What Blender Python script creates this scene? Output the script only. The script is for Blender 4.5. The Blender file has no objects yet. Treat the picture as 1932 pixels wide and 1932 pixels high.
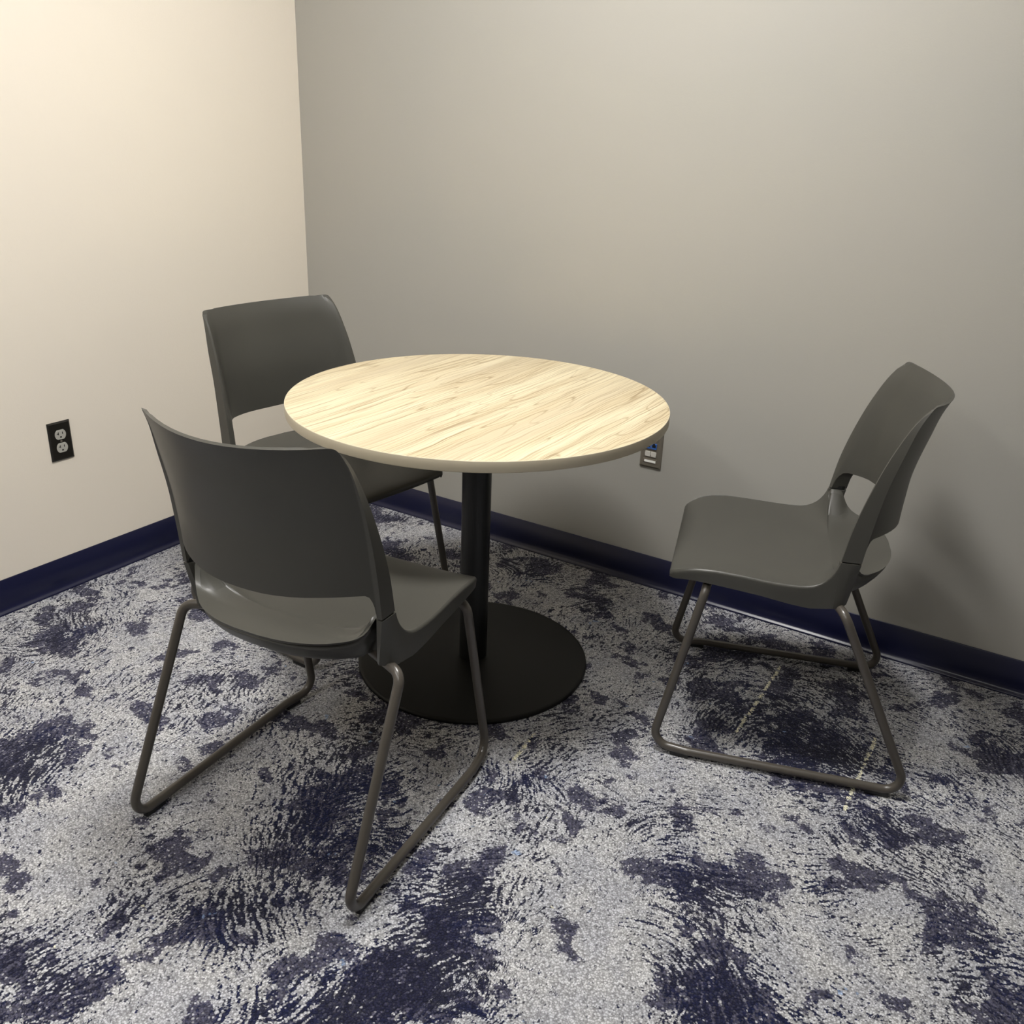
import bpy, bmesh, math, random
import numpy as np
from mathutils import Vector, Matrix

scene = bpy.context.scene
COL = scene.collection

# ------------------------------------------------------------------ helpers
def mesh_obj(name, verts, faces, mat=None, parent=None, smooth=True, bevel=0.0, seg=2, angle=35):
    me = bpy.data.meshes.new(name)
    me.from_pydata([tuple(map(float, v)) for v in verts], [], [tuple(int(i) for i in f) for f in faces])
    bm = bmesh.new(); bm.from_mesh(me)
    bmesh.ops.remove_doubles(bm, verts=bm.verts, dist=1e-6)
    bmesh.ops.recalc_face_normals(bm, faces=bm.faces)
    bm.to_mesh(me); bm.free()
    if smooth:
        for p in me.polygons: p.use_smooth = True
    o = bpy.data.objects.new(name, me)
    COL.objects.link(o)
    if mat: me.materials.append(mat)
    if parent: o.parent = parent
    if bevel > 0:
        m = o.modifiers.new('bevel', 'BEVEL'); m.width = bevel; m.segments = seg
        m.limit_method = 'ANGLE'; m.angle_limit = math.radians(angle)
        m.harden_normals = False
        w = o.modifiers.new('weighted', 'WEIGHTED_NORMAL'); w.keep_sharp = True
    return o

class MB:
    """collects shapes that become one mesh object"""
    def __init__(s): s.v = []; s.f = []
    def add(s, v, f):
        n = len(s.v); s.v += [tuple(p) for p in v]; s.f += [tuple(i + n for i in q) for q in f]; return s
    def box(s, c, d, rot=None):
        x, y, z = [k / 2 for k in d]
        vs = [Vector((a * x, b * y, e * z)) for a in (-1, 1) for b in (-1, 1) for e in (-1, 1)]
        if rot: vs = [rot @ q for q in vs]
        vs = [tuple(q + Vector(c)) for q in vs]
        return s.add(vs, [(0, 1, 3, 2), (4, 6, 7, 5), (0, 4, 5, 1), (2, 3, 7, 6), (0, 2, 6, 4), (1, 5, 7, 3)])
    def lathe(s, prof, n=96, c=(0, 0)):
        vs = []; fs = []
        m = len(prof)
        for i in range(n):
            a = 2 * math.pi * i / n
            for r, z in prof: vs.append((c[0] + r * math.cos(a), c[1] + r * math.sin(a), z))
        for i in range(n):
            j = (i + 1) % n
            for k in range(m - 1):
                fs.append((i * m + k, j * m + k, j * m + k + 1, i * m + k + 1))
        return s.add(vs, fs)
    def prism(s, outline, axis_pts):
        """outline: list of (a,b); axis_pts: function(a,b,t) -> xyz for t 0/1"""
        n = len(outline)
        vs = [axis_pts(a, b, 0) for a, b in outline] + [axis_pts(a, b, 1) for a, b in outline]
        fs = [tuple(range(n))[::-1], tuple(range(n, 2 * n))] + [(i, (i + 1) % n, n + (i + 1) % n, n + i) for i in range(n)]
        return s.add(vs, fs)
    def build(s, name, mat, parent=None, **k): return mesh_obj(name, s.v, s.f, mat, parent, **k)

def fillet(pts, radii, n=10):
    P = [Vector(p) for p in pts]; out = [P[0]]
    for i in range(1, len(P) - 1):
        r = radii[i - 1]; a = (P[i - 1] - P[i]).normalized(); b = (P[i + 1] - P[i]).normalized()
        ang = a.angle(b); t = r / math.tan(ang / 2)
        t = min(t, .49 * (P[i - 1] - P[i]).length if i > 1 else .95 * (P[i - 1] - P[i]).length, .6 * (P[i + 1] - P[i]).length)
        r = t * math.tan(ang / 2)
        c = P[i] + (a + b).normalized() * (r / math.sin(ang / 2))
        s = P[i] + a * t - c; e = P[i] + b * t - c
        tot = s.angle(e); ax = s.cross(e).normalized()
        for k in range(n + 1): out.append(c + Matrix.Rotation(tot * k / n, 3, ax) @ s)
    out.append(P[-1]); return out

def tube(mb, pts, r, sides=18, caps=True):
    Q = [Vector(p) for p in pts]; P = [Q[0]]
    for q in Q[1:]:
        k = max(1, int((q - P[-1]).length / .02)); a0 = P[-1].copy()
        P += [a0.lerp(q, (i + 1) / k) for i in range(k)]
    n = len(P)
    T = [(P[min(i + 1, n - 1)] - P[max(i - 1, 0)]).normalized() for i in range(n)]
    ref = T[0].orthogonal().normalized(); vs = []; fs = []
    for i in range(n):
        if i: 
            q = T[i - 1].rotation_difference(T[i]); ref = (q @ ref).normalized()
        b = T[i].cross(ref)
        for k in range(sides):
            a = 2 * math.pi * k / sides; vs.append(P[i] + (ref * math.cos(a) + b * math.sin(a)) * r)
    for i in range(n - 1):
        for k in range(sides):
            l = (k + 1) % sides; fs.append((i * sides + k, i * sides + l, (i + 1) * sides + l, (i + 1) * sides + k))
    if caps: fs += [tuple(range(sides))[::-1], tuple((n - 1) * sides + k for k in range(sides))]
    return mb.add([tuple(v) for v in vs], fs)

def struct(o, kind='structure'): o['kind'] = kind; return o
def thing(name, label, cat, loc=(0, 0, 0), rotz=0, group=None):
    o = bpy.data.objects.new(name, None); COL.objects.link(o)
    o.location = loc; o.rotation_euler = (0, 0, rotz); o['label'] = label; o['category'] = cat
    if group: o['group'] = group
    o.empty_display_size = .1
    return o
def copy_tree(o, parent=None):
    c = o.copy(); COL.objects.link(c)
    if parent: c.parent = parent
    for ch in list(o.children): copy_tree(ch, c)
    return c

# ------------------------------------------------------------------ materials
def srgb(r, g, b):
    f = lambda c: (c / 255 / 12.92) if c / 255 <= .04045 else ((c / 255 + .055) / 1.055) ** 2.4
    return (f(r), f(g), f(b), 1)

class NT:
    def __init__(s, name):
        s.m = bpy.data.materials.new(name); s.m.use_nodes = True; s.t = s.m.node_tree
        s.b = s.t.nodes['Principled BSDF']
    def n(s, typ, **k):
        nd = s.t.nodes.new(typ)
        for a, b in k.items(): setattr(nd, a, b)
        return nd
    def l(s, a, b): s.t.links.new(a, b)
    def val(s, sock, v):
        if hasattr(v, 'is_output') or isinstance(v, bpy.types.NodeSocket): s.l(v, sock)
        else: sock.default_value = v
    def math(s, op, a, b=None, c=None, clamp=False):
        nd = s.n('ShaderNodeMath', operation=op); nd.use_clamp = clamp
        s.val(nd.inputs[0], a)
        if b is not None: s.val(nd.inputs[1], b)
        if c is not None: s.val(nd.inputs[2], c)
        return nd.outputs[0]
    def vmath(s, op, a, b=None):
        nd = s.n('ShaderNodeVectorMath', operation=op); s.val(nd.inputs[0], a)
        if b is not None: s.val(nd.inputs[1], b)
        return nd.outputs['Value'] if op in ('LENGTH', 'DISTANCE', 'DOT_PRODUCT') else nd.outputs[0]
    def noise(s, vec, scale, detail=2, rough=.5, dist=0., dim='3D'):
        nd = s.n('ShaderNodeTexNoise'); nd.noise_dimensions = dim
        s.val(nd.inputs['Vector'], vec); nd.inputs['Scale'].default_value = scale
        nd.inputs['Detail'].default_value = detail; nd.inputs['Roughness'].default_value = rough
        nd.inputs['Distortion'].default_value = dist
        return nd
    def mix(s, fac, a, b, typ='RGBA'):
        nd = s.n('ShaderNodeMix', data_type='RGBA'); s.val(nd.inputs[0], fac); s.val(nd.inputs[6], a); s.val(nd.inputs[7], b)
        return nd.outputs[2]
    def smooth(s, v, lo, hi, a=0., b=1.):
        nd = s.n('ShaderNodeMapRange', interpolation_type='SMOOTHSTEP'); s.val(nd.inputs[0], v)
        nd.inputs[1].default_value = lo; nd.inputs[2].default_value = hi; nd.inputs[3].default_value = a; nd.inputs[4].default_value = b
        return nd.outputs[0]
    def obj(s): return s.n('ShaderNodeTexCoord').outputs['Object']
    def bump(s, h, strength, dist):
        nd = s.n('ShaderNodeBump'); nd.inputs['Strength'].default_value = strength; nd.inputs['Distance'].default_value = dist
        s.l(h, nd.inputs['Height']); s.l(nd.outputs[0], s.b.inputs['Normal']); return nd
    def set(s, **k):
        for a, b in k.items():
            key = {'color': 'Base Color', 'rough': 'Roughness', 'metal': 'Metallic', 'spec': 'Specular IOR Level'}[a]
            s.val(s.b.inputs[key], b)
        return s

def simple(name, col, rough=.5, metal=0., spec=.5, bump=None):
    t = NT(name); t.set(color=col, rough=rough, metal=metal, spec=spec)
    nz = t.noise(t.obj(), 25, 2)
    t.set(color=t.mix(nz.outputs[0], tuple(c * .97 for c in col[:3]) + (1,), tuple(min(1, c * 1.03) for c in col[:3]) + (1,)))
    if bump:
        nb = t.noise(t.obj(), bump[0], 2, .6); t.bump(nb.outputs[0], bump[1], bump[2])
    return t.m

def wall_mat(name, col, col2):
    t = NT(name); c = t.obj()
    n1 = t.noise(c, 1.3, 2, .5); base = t.mix(t.smooth(n1.outputs[0], .35, .65), col, col2)
    t.set(color=base, rough=.62, spec=.35)
    n2 = t.noise(c, 260, 3, .55, .3); n3 = t.noise(c, 70, 2)
    h = t.math('ADD', n2.outputs[0], t.math('MULTIPLY', n3.outputs[0], .6))
    t.bump(h, .22, .0009)
    return t.m
M_wall_cream = wall_mat('cream wall paint', srgb(237, 228, 213), srgb(235, 226, 212))
M_wall_grey = wall_mat('grey wall paint', srgb(169, 166, 158), srgb(166, 164, 157))
M_wall_off = wall_mat('mid grey wall paint', srgb(120, 118, 112), srgb(118, 116, 112))
M_ceiling = simple('ceiling white', srgb(225, 222, 214), .9, bump=(300, .3, .001))
M_base = simple('navy rubber baseboard', srgb(15, 18, 50), .33, spec=.5)

def carpet_mat():
    t = NT('patterned carpet'); c = t.obj()
    DARK = [(0.64,-1.57,0.09),(0.74,-1.7,0.08),(1.33,-1.47,0.14),(1.31,-1.32,0.12),(1.38,-1.7,0.1),(1.2,-1.79,0.035),(1.15,-1.92,0.06),(1.29,-1.93,0.06),(1.51,-1.38,0.09),(1.37,-1.24,0.06),(1.7,-1.48,0.08),(1.74,-1.61,0.12),(1.72,-1.39,0.06),(1.57,-1.78,0.09),(1.66,-1.7,0.09),(1.64,-1.07,0.07),(1.92,-1.02,0.05),(2.03,-1.19,0.06),(2.12,-1.35,0.08),(1.99,-0.48,0.18),(2.16,-0.57,0.14),(2.27,-1.0,0.035),(2.06,-1.11,0.08),(2.22,-1.32,0.12),(2.59,-1.01,0.1),(2.32,-0.74,0.07),(2.41,-0.51,0.09),(2.51,-0.25,0.1),(2.49,-0.75,0.05),(1.37,-0.23,0.06),(1.12,-0.18,0.06),(0.28,-1.24,0.09),(0.18,-1.01,0.05),(1.02,-1.22,0.06),(0.65,-0.28,0.06),(1.8,-0.24,0.06)]
    LIGHT = [(1.08,-1.81,0.1),(1.24,-1.57,0.09),(0.92,-1.71,0.12),(1.81,-1.17,0.14),(1.98,-1.35,0.14),(1.59,-1.25,0.08),(1.56,-0.52,0.1),(1.76,-0.62,0.08),(2.35,-0.95,0.08),(2.54,-0.74,0.1),(2.12,-0.88,0.08),(2.28,-1.16,0.08),(1.41,-1.86,0.1),(1.56,-1.7,0.07),(0.53,-1.1,0.12),(1.06,-1.12,0.1),(0.97,-1.52,0.12),(1.78,-0.88,0.08),(0.6,-0.09,0.08),(1.24,-0.26,0.05),(1.6,-1.56,0.05),(1.99,-1.47,0.1),(2.44,-1.13,0.08)]
    # yarn tufts: every tuft takes one shade, so all pattern edges are ragged at tuft size
    tuft = t.n('ShaderNodeTexVoronoi', feature='F1'); tuft.inputs['Scale'].default_value = 290.; tuft.inputs['Randomness'].default_value = 1.; t.l(c, tuft.inputs['Vector'])
    tp = t.vmath('MULTIPLY', tuft.outputs['Position'], (1 / 1., 1 / 1., 0))
    tsep = t.n('ShaderNodeSeparateColor'); t.l(tuft.outputs['Color'], tsep.inputs[0])
    w1 = t.noise(tp, 8, 3, .6)
    wob = t.vmath('SCALE', t.vmath('SUBTRACT', w1.outputs['Color'], (.5, .5, .5))); wob.node.inputs['Scale'].default_value = .11
    flat = t.vmath('MULTIPLY', t.vmath('ADD', tp, wob), (1, 1, 0))
    acc = None
    for lst, sgn in ((DARK, 1), (LIGHT, -1)):
        for x, y, r in lst:
            d = t.vmath('DISTANCE', flat, (x, y, 0))
            g = t.math('MULTIPLY', t.math('SUBTRACT', 1., t.math('MULTIPLY', d, 1 / (1.6 * r)), clamp=True), sgn)
            acc = g if acc is None else t.math('ADD', acc, g)
    # stroke field: cells, each brushed in its own direction
    vor = t.n('ShaderNodeTexVoronoi', feature='F1'); vor.inputs['Scale'].default_value = 4.2; t.l(flat, vor.inputs['Vector'])
    rel = t.vmath('SUBTRACT', t.vmath('ADD', tp, t.vmath('MULTIPLY', wob, (.35, .35, 0))), vor.outputs['Position'])
    sep = t.n('ShaderNodeSeparateColor'); t.l(vor.outputs['Color'], sep.inputs[0])
    sx = t.n('ShaderNodeSeparateXYZ'); t.l(c, sx.inputs[0])
    base = t.smooth(sx.outputs[0], 1.65, 2.15, -1.5, -.05)
    ang = t.math('ADD', t.math('ADD', base, t.math('MULTIPLY', t.math('SUBTRACT', sep.outputs[0], .5), 1.5)), t.math('MULTIPLY', t.math('SUBTRACT', t.noise(c, 2.6, 1).outputs[0], .5), 2.6))
    rot = t.n('ShaderNodeVectorRotate', rotation_type='Z_AXIS'); t.l(rel, rot.inputs['Vector']); t.l(ang, rot.inputs['Angle'])
    off = t.vmath('MULTIPLY', vor.outputs['Position'], (37., 53., 0.))
    s1 = t.noise(t.vmath('ADD', t.vmath('MULTIPLY', rot.outputs[0], (24., 165., 0.)), off), 1., 3, .55, .25)
    s2 = t.noise(t.vmath('ADD', t.vmath('MULTIPLY', rot.outputs[0], (75., 230., 0.)), off), 1., 2, .6, .1)
    low = t.noise(tp, 3.2, 4, .6); lowb = t.noise(t.vmath('ADD', tp, (7.7, 3.1, 0)), 8.5, 3, .6)
    patch = t.math('ADD', t.math('MULTIPLY', acc, PA), t.math('MULTIPLY', t.math('SUBTRACT', low.outputs[0], .5), PB))
    jit = t.math('MULTIPLY', t.math('SUBTRACT', tsep.outputs[1], .5), .05)
    v = t.math('ADD', t.math('ADD', s1.outputs[0], t.math('MULTIPLY', patch, 1.)), t.math('ADD', jit, t.math('MULTIPLY', t.math('SUBTRACT', s2.outputs[0], .5), .45)))
    navy = t.smooth(v, NV0, NV0 + .03)
    flk = t.math('ADD', t.math('ADD', s2.outputs[0], jit), t.math('ADD', t.math('MULTIPLY', patch, .5), t.math('MULTIPLY', t.math('SUBTRACT', s1.outputs[0], .5), .5)))
    fleck = t.smooth(flk, .572, .602)
    mid = t.smooth(t.math('ADD', t.math('ADD', lowb.outputs[0], t.math('MULTIPLY', jit, .6)), t.math('MULTIPLY', patch, .55)), .548, .565)
    light = t.mix(t.smooth(t.noise(tp, 11, 2).outputs[0], .35, .65), srgb(*L1), srgb(*L2))
    col = t.mix(t.math('MULTIPLY', fleck, .85), light, srgb(36, 38, 58))
    colm = t.mix(t.smooth(s2.outputs[0], .5, .62), srgb(70, 69, 88), srgb(44, 46, 68))
    spk = t.smooth(t.math('ADD', tsep.outputs[2], t.math('MULTIPLY', s1.outputs[0], .5)), 1.12, 1.2, 0, .8); colm = t.mix(spk, colm, light)
    col = t.mix(t.math('MULTIPLY', mid, .95), col, colm)
    col = t.mix(t.math('MULTIPLY', navy, .95), col, t.mix(t.smooth(low.outputs[0], .42, .6), srgb(16, 23, 58), srgb(30, 31, 52)))
    cr = t.noise(t.vmath('MULTIPLY', tp, (1, 1.6, 1)), 19, 3, .7); col = t.mix(t.smooth(cr.outputs[0], .725, .735), col, srgb(215, 212, 190))
    for (x1, y1), (x2, y2) in STROKES:      # broken cream pick lines woven into the tiles
        L = math.hypot(x2 - x1, y2 - y1); dx, dy = (x2 - x1) / L, (y2 - y1) / L
        rl = t.vmath('SUBTRACT', t.vmath('ADD', tp, t.vmath('MULTIPLY', wob, (.12, .12, 0))), (x1, y1, 0))
        al = t.vmath('DOT_PRODUCT', rl, (dx, dy, 0)); pe = t.math('ABSOLUTE', t.vmath('DOT_PRODUCT', rl, (-dy, dx, 0)))
        m1 = t.math('MULTIPLY', t.math('GREATER_THAN', al, 0.), t.math('LESS_THAN', al, L))
        m2 = t.math('LESS_THAN', t.math('ADD', pe, t.math('MULTIPLY', jit, .06)), .0042)
        m3 = t.math('GREATER_THAN', t.noise(tp, 55, 2).outputs[0], .46)
        col = t.mix(t.math('MULTIPLY', t.math('MULTIPLY', m1, m2), m3), col, srgb(222, 219, 196))
    bl = t.noise(t.vmath('ADD', tp, (3.3, 9.1, 0)), 16, 3, .7); col = t.mix(t.smooth(bl.outputs[0], .70, .715, 0, .7), col, srgb(128, 152, 188))
    fib = t.noise(c, 900, 1, .5); fibc = t.noise(c, 210, 2, .6)
    g = t.smooth(t.math('ADD', t.math('MULTIPLY', tsep.outputs[0], .5), t.math('MULTIPLY', fib.outputs[0], .5)), .15, .85, .60, 1.42)
    gap = t.smooth(tuft.outputs['Distance'], .25, .75, 1.12, .62)
    gm = t.vmath('SCALE', col); t.l(t.math('MULTIPLY', g, gap), gm.node.inputs['Scale'])
    t.set(color=gm, rough=.95, spec=.1)
    t.b.inputs['Sheen Weight'].default_value = .1
    t.bump(t.math('SUBTRACT', t.math('MULTIPLY', fib.outputs[0], .4), tuft.outputs['Distance']), .6, .0025)
    return t.m
STROKES = [((1.947, -.607), (1.941, -.238)), ((2.239, -.737), (2.236, -.421)), ((1.557, -1.018), (1.548, -.890))]
L1 = (170, 171, 177); L2 = (184, 184, 186); PA, PB, NV0 = .12, .42, .565
M_carpet = carpet_mat()

def wood_mat():
    t = NT('pale ash laminate'); c = t.obj()
    wa = t.noise(c, 2.2, 3, .55); wv = t.vmath('SCALE', t.vmath('SUBTRACT', wa.outputs['Color'], (.5, .5, .5))); wv.node.inputs['Scale'].default_value = .05
    cc = t.vmath('MULTIPLY', t.vmath('ADD', c, wv), (1, 1, 0))
    a = t.noise(t.vmath('MULTIPLY', cc, (20., .9, 1)), 1., 3, .6, .5)
    b = t.noise(t.vmath('MULTIPLY', cc, (250., 1.9, 1)), 1., 3, .6, .15)
    r = t.noise(t.vmath('MULTIPLY', cc, (8., .8, 1)), 1., 2, .5)
    line = t.smooth(t.math('PINGPONG', t.math('MULTIPLY', r.outputs[0], 34.), 1.), .0, .22, 1., 0.)
    pores = t.noise(t.vmath('MULTIPLY', cc, (640., 9., 1)), 1., 2, .6)
    col = t.mix(t.smooth(a.outputs[0], .36, .66), srgb(*W1), srgb(*W2))
    col = t.mix(t.smooth(b.outputs[0], .48, .66, 0, .72), col, srgb(*W3))
    col = t.mix(t.math('MULTIPLY', line, t.smooth(a.outputs[0], .42, .60, .20, .75)), col, srgb(*W3))
    col = t.mix(t.smooth(pores.outputs[0], .56, .70, 0, .35), col, srgb(*W4))
    big = t.noise(t.vmath('MULTIPLY', cc, (7., .9, 1)), 1., 2); col = t.mix(t.smooth(big.outputs[0], .48, .7, 0, .55), col, srgb(*W5))
    t.set(color=col, rough=.42, spec=.4)
    t.bump(b.outputs[0], .05, .0005)
    return t.m
W1 = (214, 203, 173); W2 = (198, 183, 151); W3 = (142, 122, 90); W4 = (122, 105, 78); W5 = (190, 176, 149)
M_wood = wood_mat()
M_edge = simple('beige edge band', srgb(200, 190, 167), .45)
M_black = simple('black powder coat', srgb(12, 12, 11), .38, bump=(900, .12, .0004))
M_basep = simple('black base plate', srgb(11, 10, 8), .5, spec=.3, bump=(700, .15, .0005))
M_plastic = simple('charcoal grey moulded plastic', srgb(68, 67, 62), .39, spec=.5, bump=(1500, .25, .0003))
M_tube = simple('grey brown powder coated tube', srgb(76, 71, 65), .30, spec=.6)
M_glide = simple('dark glide plastic', srgb(24, 24, 24), .35)
M_gap = simple('black joint', srgb(8, 8, 8), .6)
M_bronze = simple('dark bronze plate', srgb(38, 36, 32), .35, metal=.3)
M_recept = simple('grey receptacle', srgb(176, 174, 166), .4)
M_slot = simple('slot black', srgb(6, 6, 6), .7)
M_steel = simple('brushed steel plate', srgb(135, 128, 116), .36, metal=.5)
M_jack = simple('off white jack', srgb(205, 202, 194), .4)
M_bluejack = simple('blue jack', srgb(55, 110, 200), .35)
M_paper = simple('white label strip', srgb(245, 245, 240), .3)

# ------------------------------------------------------------------ room
XR, YB, H = 4.3, -4.6, 2.74
def slab(name, c, d, m): return struct(MB().box(c, d).build(name, m, smooth=False))
slab('floor', (XR / 2, YB / 2, -.05), (XR + .4, -YB + .4, .1), M_carpet)
slab('ceiling', (XR / 2, YB / 2, H + .05), (XR + .4, -YB + .4, .1), M_ceiling)
slab('wall_left', (-.06, YB / 2, H / 2), (.12, -YB + .24, H), M_wall_cream)
slab('wall_back', (XR / 2, .06, H / 2), (XR, .12, H), M_wall_grey)
slab('wall_right', (XR + .06, YB / 2, H / 2), (.12, -YB + .24, H), M_wall_off)
slab('wall_front', (XR / 2, YB - .06, H / 2), (XR, .12, H), M_wall_off)
# cove base (rubber baseboard with a toe)
def cove(name, a, b, nrm):
    prof = [(0, .1016), (.0015, .1020), (.0032, .1005), (.0034, .030), (.0040, .020), (.0060, .0125), (.0098, .0075), (.0142, .0050), (.0155, .0030), (.0158, 0), (0, 0)]
    a = Vector(a); b = Vector(b); n = Vector(nrm)
    mb = MB(); mb.prism(prof, lambda d, z, t: tuple((a if t == 0 else b) + n * d + Vector((0, 0, z))))
    o = mb.build(name, M_base, smooth=True)
    me = o.data; me.set_sharp_from_angle(angle=math.radians(60))
    return struct(o)
cove('baseboard_left', (0, YB, 0), (0, 0, 0), (1, 0, 0))
cove('baseboard_back', (0, 0, 0), (XR, 0, 0), (0, -1, 0))

# ------------------------------------------------------------------ ceiling lights and one added fill panel (out of frame above the camera)
def emis(name, col, s):
    t = NT(name); e = t.n('ShaderNodeEmission'); e.inputs[0].default_value = col; e.inputs[1].default_value = s
    t.l(e.outputs[0], t.t.nodes['Material Output'].inputs[0]); return t.m
M_fixture = simple('white fixture frame', srgb(230, 230, 228), .4)
LIGHTS = [((1.42, -1.15), (.44, .44), 49., 'square recessed ceiling light above the round table'),
          ((2.15, -3.0), (.56, .56), 8., 'square recessed ceiling light behind the camera position'),
          ((0.85, -3.0), (.56, .56), 13., 'added square fill light panel near the cream wall')]  # last entry is an added fill panel that evens out the cream wall
for (lx, ly), (sx, sy), st, lab in LIGHTS:
    r = thing('ceiling_light', lab, 'ceiling light', (lx, ly, H))
    f = MB()
    for (cx, cy, dx, dy) in ((0, sy / 2 + .012, sx + .048, .024), (0, -sy / 2 - .012, sx + .048, .024), (sx / 2 + .012, 0, .024, sy), (-sx / 2 - .012, 0, .024, sy)):
        f.box((cx, cy, -.008), (dx, dy, .016))
    f.build('light_frame', M_fixture, r, smooth=False)
    MB().box((0, 0, -.004), (sx, sy, .006)).build('diffuser', emis('lit diffuser', (1., .982, .95, 1), st), r, smooth=False)

# ------------------------------------------------------------------ table
TX, TY, TR, TH, TK = 1.2299, -.6950, .4607, .7338, .0242
tab = thing('round_table', 'round cafe table with pale wood-grain top on a black pedestal and disc base', 'table', (TX, TY, 0))
MB().lathe([(0, TH - TK), (TR - .0012, TH - TK), (TR - .0012, TH), (0, TH)], 160).build('tabletop', M_wood, tab, smooth=False)
eb = MB().lathe([(TR - .0012, TH - TK + .0002), (TR - .0004, TH - TK - .0002), (TR, TH - TK + .001), (TR, TH - .001), (TR - .0004, TH + .0002), (TR - .0012, TH + .0002)], 200).build('edge_band', M_edge, tab)
eb['label'] = 'plain beige edge band around the tabletop'
MB().lathe([(0, 0), (.306, 0), (.3085, .002), (.3085, .0085), (.306, .0108), (.300, .0118), (0, .0125)], 160).build('base_plate', M_basep, tab, smooth=True)
MB().lathe([(0, .0115), (.0372, .0115), (.0372, TH - TK - .006), (0, TH - TK - .006)], 64).build('column', M_black, tab, smooth=True).data.set_sharp_from_angle(angle=1.)
mp = MB(); mp.box((0, 0, TH - TK - .0035), (.30, .045, .0065)); mp.box((0, 0, TH - TK - .0035), (.045, .30, .0066)); mp.build('mounting_plate', M_black, tab, smooth=False)

# ------------------------------------------------------------------ chair geometry
# pillar edge curves measured against height: F inner front edge, O outer ridge, R rear crease
ZK = np.array([.532, .62, .70, .78, .84, .874])
Fx = np.array([.2345, .2321, .2274, .2205, .2139, .2085]); Fy = np.array([-.1480, -.1622, -.1833, -.2117, -.2413, -.2660])
Ox = np.array([.2325, .2290, .2250, .2205, .2150, .2088]); Oy = np.array([-.1650, -.1760, -.1965, -.2225, -.2460, -.2675])
Rxx = np.array([.2240, .2215, .2200, .2185, .2145, .2085]); Ryy = np.array([-.1890, -.1985, -.2110, -.2310, -.2505, -.2690])
QX = Rxx + np.array([.0098, .0108, .0092, .0062, .0022, .0004]); QY = Ryy + np.array([.0008, .0006, .0004, 0, 0, 0])
Ox = np.maximum(Ox, .5 * (Fx + QX))
def pchip(x, X, Y):
    # monotone-ish smooth interpolation (Catmull-Rom on nonuniform knots)
    x = np.asarray(x, float); m = np.gradient(Y, X); i = np.clip(np.searchsorted(X, x) - 1, 0, len(X) - 2)
    h = X[i + 1] - X[i]; t = np.clip((x - X[i]) / h, -.2, 1.2)
    return (2 * t**3 - 3 * t**2 + 1) * Y[i] + (t**3 - 2 * t**2 + t) * h * m[i] + (-2 * t**3 + 3 * t**2) * Y[i + 1] + (t**3 - t**2) * h * m[i + 1]
DZ = np.array([.54, .62, .70, .78, .874]); DD = np.array([.0870, .0810, .0750, .0745, .0715])
def panel_pt(u, z):
    p = np.interp(z, [.54, .874], [2.45, 1.95])
    xw = pchip(z, ZK, Rxx); yr = pchip(z, ZK, Ryy); d = pchip(z, DZ, DD)
    return np.array([xw * u, yr - d * (1 - abs(u)**p), z])
def panel_nrm(u, z):
    e = 1e-3; a = panel_pt(min(u + e, 1), z) - panel_pt(max(u - e, -1), z); b = panel_pt(u, z + e) - panel_pt(u, z - e)
    n = np.cross(a, b); n /= np.linalg.norm(n); return n if n[1] > 0 else -n

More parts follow.
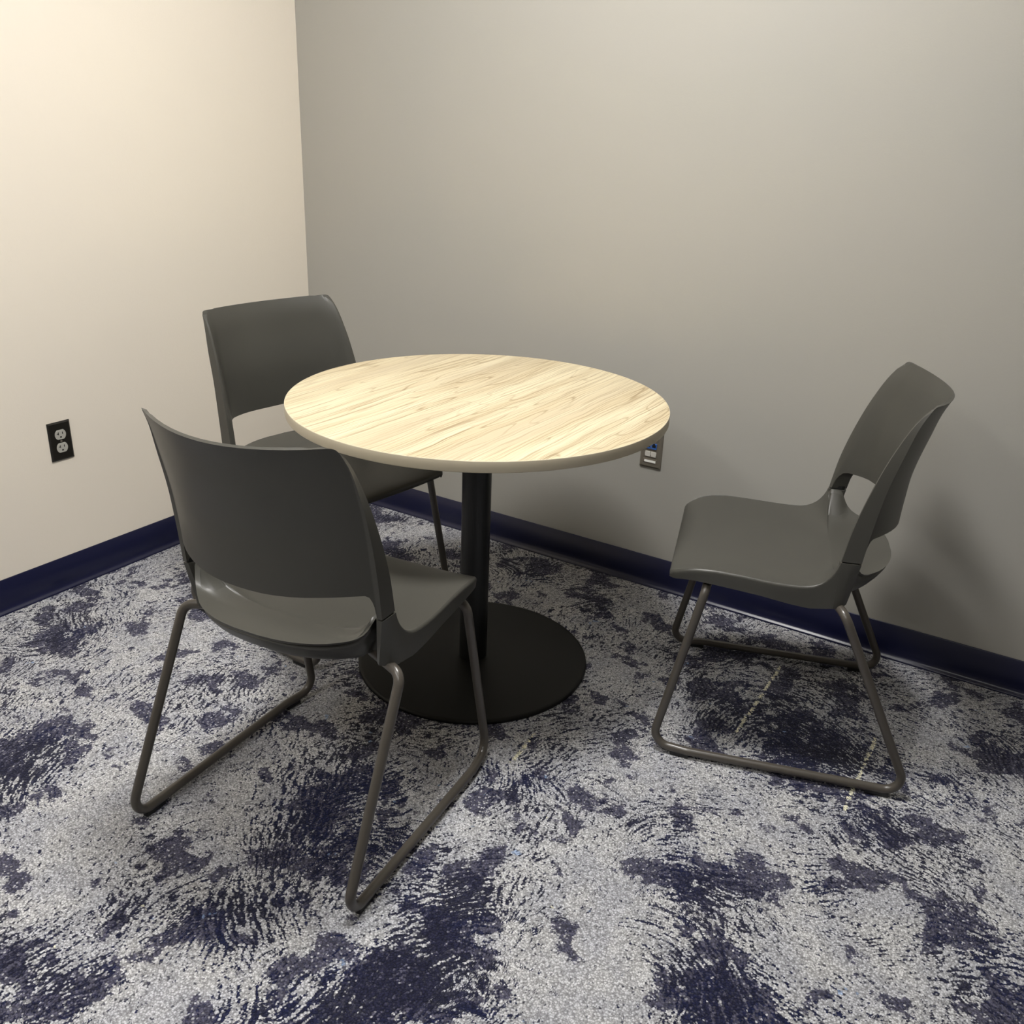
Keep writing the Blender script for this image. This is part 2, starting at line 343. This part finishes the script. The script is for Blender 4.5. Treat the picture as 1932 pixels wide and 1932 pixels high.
def make_backrest(parent):
    us = [1, .993, .985, .970, .945, .90, .84, .76, .66, .54, .42, .30, .18, .06]
    us = [-u for u in us] + us[::-1]
    NV = 26
    def ztop(u):
        a = max(0., (abs(u) - .945) / .055); return .874 - .0107 * (1 - u * u) - .0078 * (1 - math.sqrt(max(0, 1 - a * a)))
    def zbot(u):
        a = abs(u); b = .577 + .020 * a**2 - .012 * a**4
        k = max(0., (a - .950) / .050); return b - (b - .536) * (1 - math.sqrt(max(0, 1 - k * k)))
    cols_back = []; cols_front = []
    def front(tt, z):
        F = np.array([pchip(z, ZK, Fx), pchip(z, ZK, Fy), z])
        k = float(np.clip((.874 - z) / .30, 0, 1)); k = k * (1.3 - .3 * k)
        P0 = F + np.array([-.0046, .0006, 0])
        q = panel_pt(.80, z); n = panel_nrm(.80, z); P3 = q + n * .0060
        q2 = panel_pt(.90, z) + panel_nrm(.90, z) * .0060
        P2 = P3 + (q2 - P3) * 1.05
        P1 = P0 + np.array([-.0235, -.0040, 0]) * k + (q2 - P0) * (1 - k) * .4
        b = (1 - tt)**3 * P0 + 3 * tt * (1 - tt)**2 * P1 + 3 * tt * tt * (1 - tt) * P2 + tt**3 * P3
        I = F + np.array([-.0180, -.0035, 0])
        lin = P0 + (I - P0) * (tt / .45) if tt <= .45 else I + (P3 - I) * ((tt - .45) / .55)
        w = float(np.clip((z - .545) / .17, 0, 1)); w = w * w * (3 - 2 * w)
        b = lin + (b - lin) * w
        b[2] = z
        return b
    TT = {1: .45, .993: .475, .985: .50, .970: .55, .945: .63, .90: .78, .84: .92}
    def pillar_cols(s):
        vs = np.linspace(0, 1, NV); out = []
        for fr in (0, .15, .85, 1.1, 1.85, 2.0, 2.15, 2.85):
            zt = .8662 - .0150 * (1 - fr / 3)**2
            col_b = []; col_f = []
            for v in vs:
                z = .536 + (zt - .536) * v
                K4 = [np.array([pchip(z, ZK, X_), pchip(z, ZK, Y_), z]) for X_, Y_ in ((Fx, Fy), (Ox, Oy), (QX, QY), (Rxx, Ryy))]
                k = min(int(fr), 2); pb = K4[k] + (K4[k + 1] - K4[k]) * (fr - k)
                pf = front(fr / 3 * .42, z)
                col_b.append(pb * [s, 1, 1]); col_f.append(pf * [s, 1, 1])
            out.append((col_b, col_f))
        return out
    L = pillar_cols(-1)
    for b, f in L: cols_back.append(b); cols_front.append(f)
    for u in us:
        b = []; f = []
        zb, zt = zbot(u), ztop(u)
        for v in np.linspace(0, 1, NV):
            z = zb + (zt - zb) * v
            p = panel_pt(u, z); n = panel_nrm(u, z); t = .0060
            if abs(u) in TT:
                b.append(p); f.append(front(TT[abs(u)], z) * [np.sign(u), 1, 1]); continue
            b.append(p); f.append(p + n * t)
        cols_back.append(b); cols_front.append(f)
    for b, f in reversed(pillar_cols(1)): cols_back.append(b); cols_front.append(f)
    nc = len(cols_back); V = []; 
    for c_ in cols_back: V += list(c_)
    off = len(V)
    for c_ in cols_front: V += list(c_)
    Fc = []
    for i in range(nc - 1):
        for j in range(NV - 1):
            a, b2, c2, d2 = i * NV + j, (i + 1) * NV + j, (i + 1) * NV + j + 1, i * NV + j + 1
            Fc.append((a, d2, c2, b2)); Fc.append((off + a, off + b2, off + c2, off + d2))
        Fc.append((i * NV, (i + 1) * NV, off + (i + 1) * NV, off + i * NV))
        k = NV - 1
        Fc.append((i * NV + k, off + i * NV + k, off + (i + 1) * NV + k, (i + 1) * NV + k))
    for j in range(NV - 1):
        Fc.append((j, off + j, off + j + 1, j + 1)); q = (nc - 1) * NV
        Fc.append((q + j, q + j + 1, off + q + j + 1, off + q + j))
    return mesh_obj('backrest', V, Fc, M_plastic, parent, bevel=.0017, seg=3, angle=38)

# rows of the seat from front to rear: y, half width, rim height, centre height, exponent
ROWS = [(.1965, .190, .4315, .4265, 3), (.2000, .194, .4335, .4295, 3), (.2018, .1975, .4385, .4350, 3), (.2008, .2010, .4435, .4400, 3), (.1975, .2050, .4478, .4432, 3), (.192, .2095, .4520, .4458, 3), (.184, .2150, .4565, .4482, 3),
        (.172, .2220, .4625, .4507, 3), (.155, .2268, .4685, .4523, 3), (.135, .2305, .4725, .4535, 3), (.10, .2332, .4750, .4545, 3.2), (.05, .2348, .4735, .4535, 3.4), (0, .2375, .4705, .4520, 3.6),
        (-.03, .2383, .4692, .4517, 3.7), (-.055, .2384, .4690, .4520, 3.8), (-.075, .2382, .4698, .4526, 3.8), (-.09, .2380, .4712, .4535, 3.8), (-.103, .2375, .4745, .4545, 3.8, .998), (-.114, .2367, .4800, .4555, 3.8, .988),
        (-.124, .2361, .4875, .4565, 3.9, .978), (-.132, .2355, .4965, .4575, 4, .968), (-.139, .2350, .5075, .4585, 4.1, .955), (-.144, .2346, .5190, .4594, 4.2, .945), (-.148, .2342, .5325, .4602, 4.3, .932),
        (-.1495, .2270, .5327, .4606, 4.3, .96), (-.151, .2200, .5327, .4610, 4.4, .985), (-.154, .2165, .5327, .4616, 4.5), (-.160, .2155, .5327, .4626, 4.6), (-.168, .2150, .5327, .4638, 4.8), (-.176, .2145, .5318, .4652, 5), (-.181, .2128, .5270, .4660, 5),
        (-.186, .2085, .5170, .4670, 5), (-.191, .2045, .5072, .4680, 5), (-.197, .1985, .4990, .4694, 4.8), (-.205, .1895, .4932, .4714, 4.5), (-.214, .1795, .4902, .4736, 4), (-.225, .1665, .4890, .4762, 4), (-.238, .1505, .4885, .4795, 4),
        (-.250, .1310, .4885, .4826, 4), (-.260, .1090, .4885, .4850, 4), (-.268, .0850, .4887, .4868, 4), (-.2735, .0580, .4889, .4880, 4), (-.2765, .0290, .4890, .4888, 4)]
def sat(u, ui, p):
    t = (abs(u) / ui)**p
    c = min(1, (1 - ui) / .068)
    g = lambda q: q / (1 + c * q * q)**.5
    return g(t) / g((1 / ui)**p)
UI = [r[5] if len(r) > 5 else 1. for r in ROWS]
ROWS = [r[:5] for r in ROWS]
LY = [.2008, .1975, .192, .184, .172, .155, .12, .06, 0, -.06, -.10, -.14, -.165]
LX = [.2000, .2045, .2105, .2165, .2220, .2275, .2335, .2382, .2402, .2408, .2400, .2385, .2350]
LZ = [.4320, .4325, .4335, .4355, .4390, .4420, .4435, .4400, .4345, .4255, .4215, .4265, .4300]
NU = 38
US = [-math.sin(math.pi / 2 * (1 - 2 * i / NU)) if True else 0 for i in range(NU + 1)]
US = [math.copysign(abs(u)**.8, u) for u in US]
def make_seat(parent):
    V = []; Fc = []; nr = len(ROWS)
    for (y, xb, zr, zc, p), ui in zip(ROWS, UI):
        for u in US: V.append((xb * u, y, zc + (zr - zc) * sat(u, ui, p)))
    off = len(V)
    for k, (y, xb, zr, zc, p) in enumerate(ROWS):      # underside
        ys = y if k > 5 else y - (.0045, .0055, .0055, .0045, .003, .001)[k]
        sh = 0 if y > -.19 else .0015
        for u in US: V.append(((xb - .0035) * u, ys + sh, zc + (zr - zc) * sat(u, UI[k], p) - (.0055 if k > 5 else (.0005, .001, .002, .0035, .0045, .005)[k])))
    n = NU + 1
    for i in range(nr - 1):
        for j in range(NU):
            a, b, c, d = i * n + j, i * n + j + 1, (i + 1) * n + j + 1, (i + 1) * n + j
            Fc.append((a, b, c, d)); Fc.append((off + a, off + d, off + c, off + b))
        for e in (0, NU):
            a, d = i * n + e, (i + 1) * n + e; Fc.append((a, d, off + d, off + a))
    for j in range(NU):
        Fc.append((j, off + j, off + j + 1, j + 1)); q = (nr - 1) * n
        Fc.append((q + j, q + j + 1, off + q + j + 1, off + q + j))
    mb = MB(); mb.add(V, Fc)
    # side skirts, rounded over from the rim down to the low edge
    for s in (-1, 1):
        rows = [r for r in ROWS if r[0] >= -.1481][3:]
        Vs = []; m = None
        for y, xb, zr, zc, p in rows:
            lx = np.interp(-y, [-q for q in LY], LX); lz = np.interp(-y, [-q for q in LY], LZ)
            lz = min(lz, zr - .0008)
            hgt = max(zr - lz, .001); r = min(.0055, hgt * .45)
            w_ = 1 if y > -.08 else max(.0, 1 - (-.08 - y) / .068); w_ = .12 + .88 * w_
            prof = [(xb - .0015, zr - .0006), (xb - .0002, zr + .00035 * w_), (xb + .0016, zr - .0002), (xb + .0016 + r * .45 * w_, zr - r * .42), (xb + .0016 + (.0006 + r * .55) * w_, zr - r * 1.05)]
            x0, z0 = prof[-1]
            for f in (.33, .66, 1.): prof.append((x0 + (lx + .0025 - x0) * f, z0 + (lz - z0) * f))
            prof += [(lx - .0015, lz), (lx - .0035, lz + (z0 - lz) * .5), (xb - .004, zr - .004)]
            m = len(prof)
            for x, z in prof: Vs.append((s * x, y, z))
        F2 = []
        for i in range(len(rows) - 1):
            for k in range(m):
                l = (k + 1) % m; F2.append((i * m + k, i * m + l, (i + 1) * m + l, (i + 1) * m + k))
        F2 += [tuple(range(m)), tuple((len(rows) - 1) * m + k for k in range(m))[::-1]]
        mb.add(Vs, F2)
        # lower pillar block that meets the backrest at the joint
        secT = [(.2200, -.1465), (.2358, -.1475), (.2352, -.1660), (.2350, -.1770), (.2335, -.1888), (.2215, -.1885), (.2150, -.1790), (.2165, -.1545)]
        secB = [(.2300, -.1440), (.2418, -.1470), (.2385, -.1625), (.2285, -.1700), (.2165, -.1765), (.2080, -.1700), (.2100, -.1600), (.2150, -.1480)]
        zB = [.428, .4277, .4295, .4303, .4315, .4315, .431, .430]
        Vb = []
        lv = [0, .1, .25, .45, .65, .85, 1.]
        for g in lv:
            for (x1, y1), (x2, y2), zb_ in zip(secT, secB, zB): Vb.append((s * (x1 + (x2 - x1) * g), y1 + (y2 - y1) * g, .5328 + (zb_ - .5328) * g))
        m = 8; F3 = []
        for i in range(len(lv) - 1):
            for k in range(m):
                l = (k + 1) % m; F3.append((i * m + k, i * m + l, (i + 1) * m + l, (i + 1) * m + k))
        F3 += [tuple(range(m)), tuple((len(lv) - 1) * m + k for k in range(m))[::-1]]
        mb.add(Vb, F3)
    return mb.build('seat', M_plastic, parent, bevel=.0018, seg=3, angle=50)

def lip_y(x):
    r = [(q[1], q[0]) for q in ROWS if q[0] < -.175]; r = sorted(r); r = [(0, -.277)] + r
    return float(np.interp(abs(x), [a for a, b in r], [b for a, b in r]))
def make_pan(parent):
    V = []; Fc = []; rows = [q for q in ROWS if q[0] <= .17]; nr = len(rows); n = NU + 1; nr0 = len(ROWS) - nr
    top = []; bot = []
    for (y, xb, zr, zc, p), ui in zip(rows, UI[nr0:]):
        for u in US:
            x = (xb - .006) * u * (1 if y > -.15 else .97); z = zc + (zr - zc) * sat(u, ui, p) - .0062
            yy = y + (0 if y > -.18 else .002)
            e = min((xb - abs(x) - .005) / .045, (yy - lip_y(x)) / .062 if y < -.1 else 1, (.172 - y) / .03, 1); e = max(e, 0); e = math.sin(e * math.pi / 2)
            top.append((x, yy, z)); bot.append((x, yy, z - .0008 - max(0, z - .4300) * e))
    V = top + bot; off = len(top)
    for i in range(nr - 1):
        for j in range(NU):
            a, b, c, d = i * n + j, i * n + j + 1, (i + 1) * n + j + 1, (i + 1) * n + j
            Fc.append((a, b, c, d)); Fc.append((off + a, off + d, off + c, off + b))
        for e in (0, NU):
            a, d = i * n + e, (i + 1) * n + e; Fc.append((a, d, off + d, off + a))
    for j in range(NU):
        Fc.append((j, off + j, off + j + 1, j + 1)); q = (nr - 1) * n
        Fc.append((q + j, q + j + 1, off + q + j + 1, off + q + j))
    return mesh_obj('seat_underside', V, Fc, M_plastic, parent)

def make_chair():
    t = thing('stacking_chair', '', 'chair', group=None)
    make_seat(t); make_pan(t); make_backrest(t)
    for s in (-1, 1):
        g = MB(); g.prism([(.2315, -.151), (.2318, -.168), (.2300, -.1850), (.2225, -.1850), (.2190, -.178), (.2195, -.155)], lambda a, b, q: (s * a, b, .528 + .014 * q))
        g.build('joint_tenon', M_gap, t, smooth=False)
    RU = (.2620, -.1740, .4250); RL = (.2665, -.3720, .0170); K = (.2605, .1130, .0170); FL = (.2480, .1975, .0175); FU = (.2340, .1155, .4335)
    R = .0099
    for s in (-1, 1):
        pts = [(.14, -.128, .4370), RU, RL, K, FL, FU, (.13, .1165, .4310)]
        pts = [(s * x, y, z) for x, y, z in pts]
        path = fillet(pts, [.027, .034, .05, .038, .032], 12)
        leg = MB(); tube(leg, path, R); leg = leg.build('sled_leg', M_tube, t)
        for (ya, yb) in ((-.333, -.283), (.108, .150)):
            xa, xb = (.2660, .2654) if ya < 0 else (.2606, .2560)
            d = Vector((s * (xb - xa), yb - ya, 0)); L = d.length; rot = Matrix.Rotation(math.atan2(d.y, d.x), 3, 'Z')
            c = ((s * (xa + xb) / 2), (ya + yb) / 2, .0056)
            MB().box(c, (L, .0125, .0112), rot).build('glide', M_glide, leg, smooth=False, bevel=.001)
    for y, z, xe in ((-.128, .4370, .14), (.1165, .4310, .13)):
        c = MB(); tube(c, [(-xe, y, z), (xe, y, z)], R); c.build('crossbar', M_tube, t)
    return t

chair = make_chair()
LAB = ['dark grey plastic chair seen from behind, nearest the camera, its front under the table',
       'dark grey plastic chair in the corner behind the table, backed against the cream wall',
       'dark grey plastic chair standing alone at right beside the grey wall']
POS = [(1.2650, -1.2420, .0990), (.7832, -.7190, -1.7056), (1.9094, -.4794, 1.8822)]
chairs = [chair, copy_tree(chair), copy_tree(chair)]
for o, l, (x, y, a) in zip(chairs, LAB, POS):
    o['label'] = l; o['group'] = 'grey sled-base chairs around the table'
    o.location = (x, y, 0); o.rotation_euler = (0, 0, a)

# ------------------------------------------------------------------ electrical plates
def plate(mb, w, h, d0, d1, bev):
    """bevelled wall plate in local x (along wall), z up, depth towards -y"""
    ring = lambda a, b, y: [(-a, y, -b), (a, y, -b), (a, y, b), (-a, y, b)]
    v = ring(w / 2, h / 2, 0) + ring(w / 2, h / 2, -d0) + ring(w / 2 - bev, h / 2 - bev, -d1)
    f = [(3, 2, 1, 0), (8, 9, 10, 11)] + [(i + 4 * k, (i + 1) % 4 + 4 * k, (i + 1) % 4 + 4 * k + 4, i + 4 * k + 4) for k in (0, 1) for i in range(4)]
    return mb.add(v, f)
out = thing('power_outlet', 'dark bronze duplex power outlet with grey sockets on the cream wall', 'outlet', (0, -1.0354, .3996 + .057), math.pi / 2)
plate(MB(), .070, .1143, .003, .0058, .0045).build('wall_plate', M_bronze, out, smooth=False, bevel=.0006)
def seg_circle(r, cut, n=40):
    pts = []
    for i in range(n):
        a = 2 * math.pi * i / n; pts.append((r * math.cos(a), max(-cut, min(cut, r * math.sin(a)))))
    return pts
for zc in (.0195, -.0195):
    rc = MB(); rc.prism(seg_circle(.0172, .0142), lambda a, b, t: (a, -.0050 - .0022 * t, zc + b))
    rc = rc.build('receptacle', M_recept, out, smooth=False, bevel=.0005)
    for (a, b, w, h) in ((-.0064, .0042, .0020, .0078), (-.0092, .0035, .0042, .0020), (.0064, .0042, .0020, .0066)):
        MB().box((a, -.0072, zc + b), (w, .0012, h)).build('slot', M_slot, rc, smooth=False)
    MB().prism([(math.cos(q) * .0026, max(-.0019, math.sin(q) * .0026)) for q in [2 * math.pi * i / 16 for i in range(16)]],
               lambda a, b, t: (a, -.0066 - .0012 * t, zc - .0072 + b)).build('ground_hole', M_slot, rc, smooth=False)
MB().prism([(math.cos(2 * math.pi * i / 20) * .0034, math.sin(2 * math.pi * i / 20) * .0034) for i in range(20)], lambda a, b, t: (a, -.0052 - .0012 * t, b)).build('screw', M_steel, out, smooth=False)

dat = thing('data_outlet', 'small steel data outlet plate with blue jack on grey wall below the tabletop rim', 'outlet', (1.3660 + .035, 0, .3936 + .057))
plate(MB(), .070, .1143, .003, .0062, .0055).build('wall_plate', M_steel, dat, smooth=False, bevel=.0006)
for x in (-.0095, .0095):
    j = MB(); j.prism([(-.0082, -.0075), (.0082, -.0075), (.0082, -.003), (.0092, 0), (.0082, .0085), (-.0082, .0085), (-.0092, 0), (-.0082, -.003)], lambda a, b, t: (x + a, -.0055 - .0032 * t, -.0125 + b))
    j.build('jack_cover', M_jack, dat, smooth=False, bevel=.0005)
    b = MB(); b.box((x, -.0075, .0135), (.0165, .004, .0175)); b = b.build('blue_jack', M_bluejack, dat, smooth=False, bevel=.0008)
    b['label'] = 'bright blue data jack'
    q = MB(); q.box((x, -.0094, .0145), (.0118, .0014, .0085)); q.box((x, -.0094, .0205), (.006, .0014, .004)); q.build('jack_socket', M_slot, b, smooth=False)
for z in (-.0345, .0375):
    w = MB(); w.box((0, -.0066, z), (.046, .0022, .0115)); w = w.build('label_window', M_steel, dat, smooth=False, bevel=.0004)
    MB().box((0, -.0077, z - .0006), (.037, .0010, .0070)).build('label_strip', M_paper, w, smooth=False)

# ------------------------------------------------------------------ world, camera
wd = bpy.data.worlds.new('World'); scene.world = wd; wd.use_nodes = True
wd.node_tree.nodes['Background'].inputs[0].default_value = (.5, .5, .5, 1); wd.node_tree.nodes['Background'].inputs[1].default_value = .02

F_PX, YAW, PITCH, ROLL = 1748.3957, -.55203935, -.39568553, .03939548
CX, CY, CZ = 2.45290703, -2.5062822, 1.34866961
cy_, sy_, cp, sp, cr, sr = math.cos(YAW), math.sin(YAW), math.cos(PITCH), math.sin(PITCH), math.cos(ROLL), math.sin(ROLL)
f = Vector((sy_ * cp, cy_ * cp, sp)); r = Vector((cy_, -sy_, 0)); u = r.cross(f)
X = cr * r + sr * u; Y = -sr * r + cr * u
cam = bpy.data.cameras.new('camera'); co = bpy.data.objects.new('camera', cam); COL.objects.link(co)
cam.sensor_width = 36; cam.sensor_fit = 'HORIZONTAL'; cam.lens = F_PX / 1932 * 36; cam.clip_start = .02
m = Matrix((X, Y, -f)).transposed().to_4x4(); m.translation = Vector((CX, CY, CZ)); co.matrix_world = m
scene.camera = co
vs = scene.view_settings
vs.view_transform = 'Standard'; vs.look = 'None'; vs.gamma = 1; vs.use_curve_mapping = False; vs.exposure = 1.05
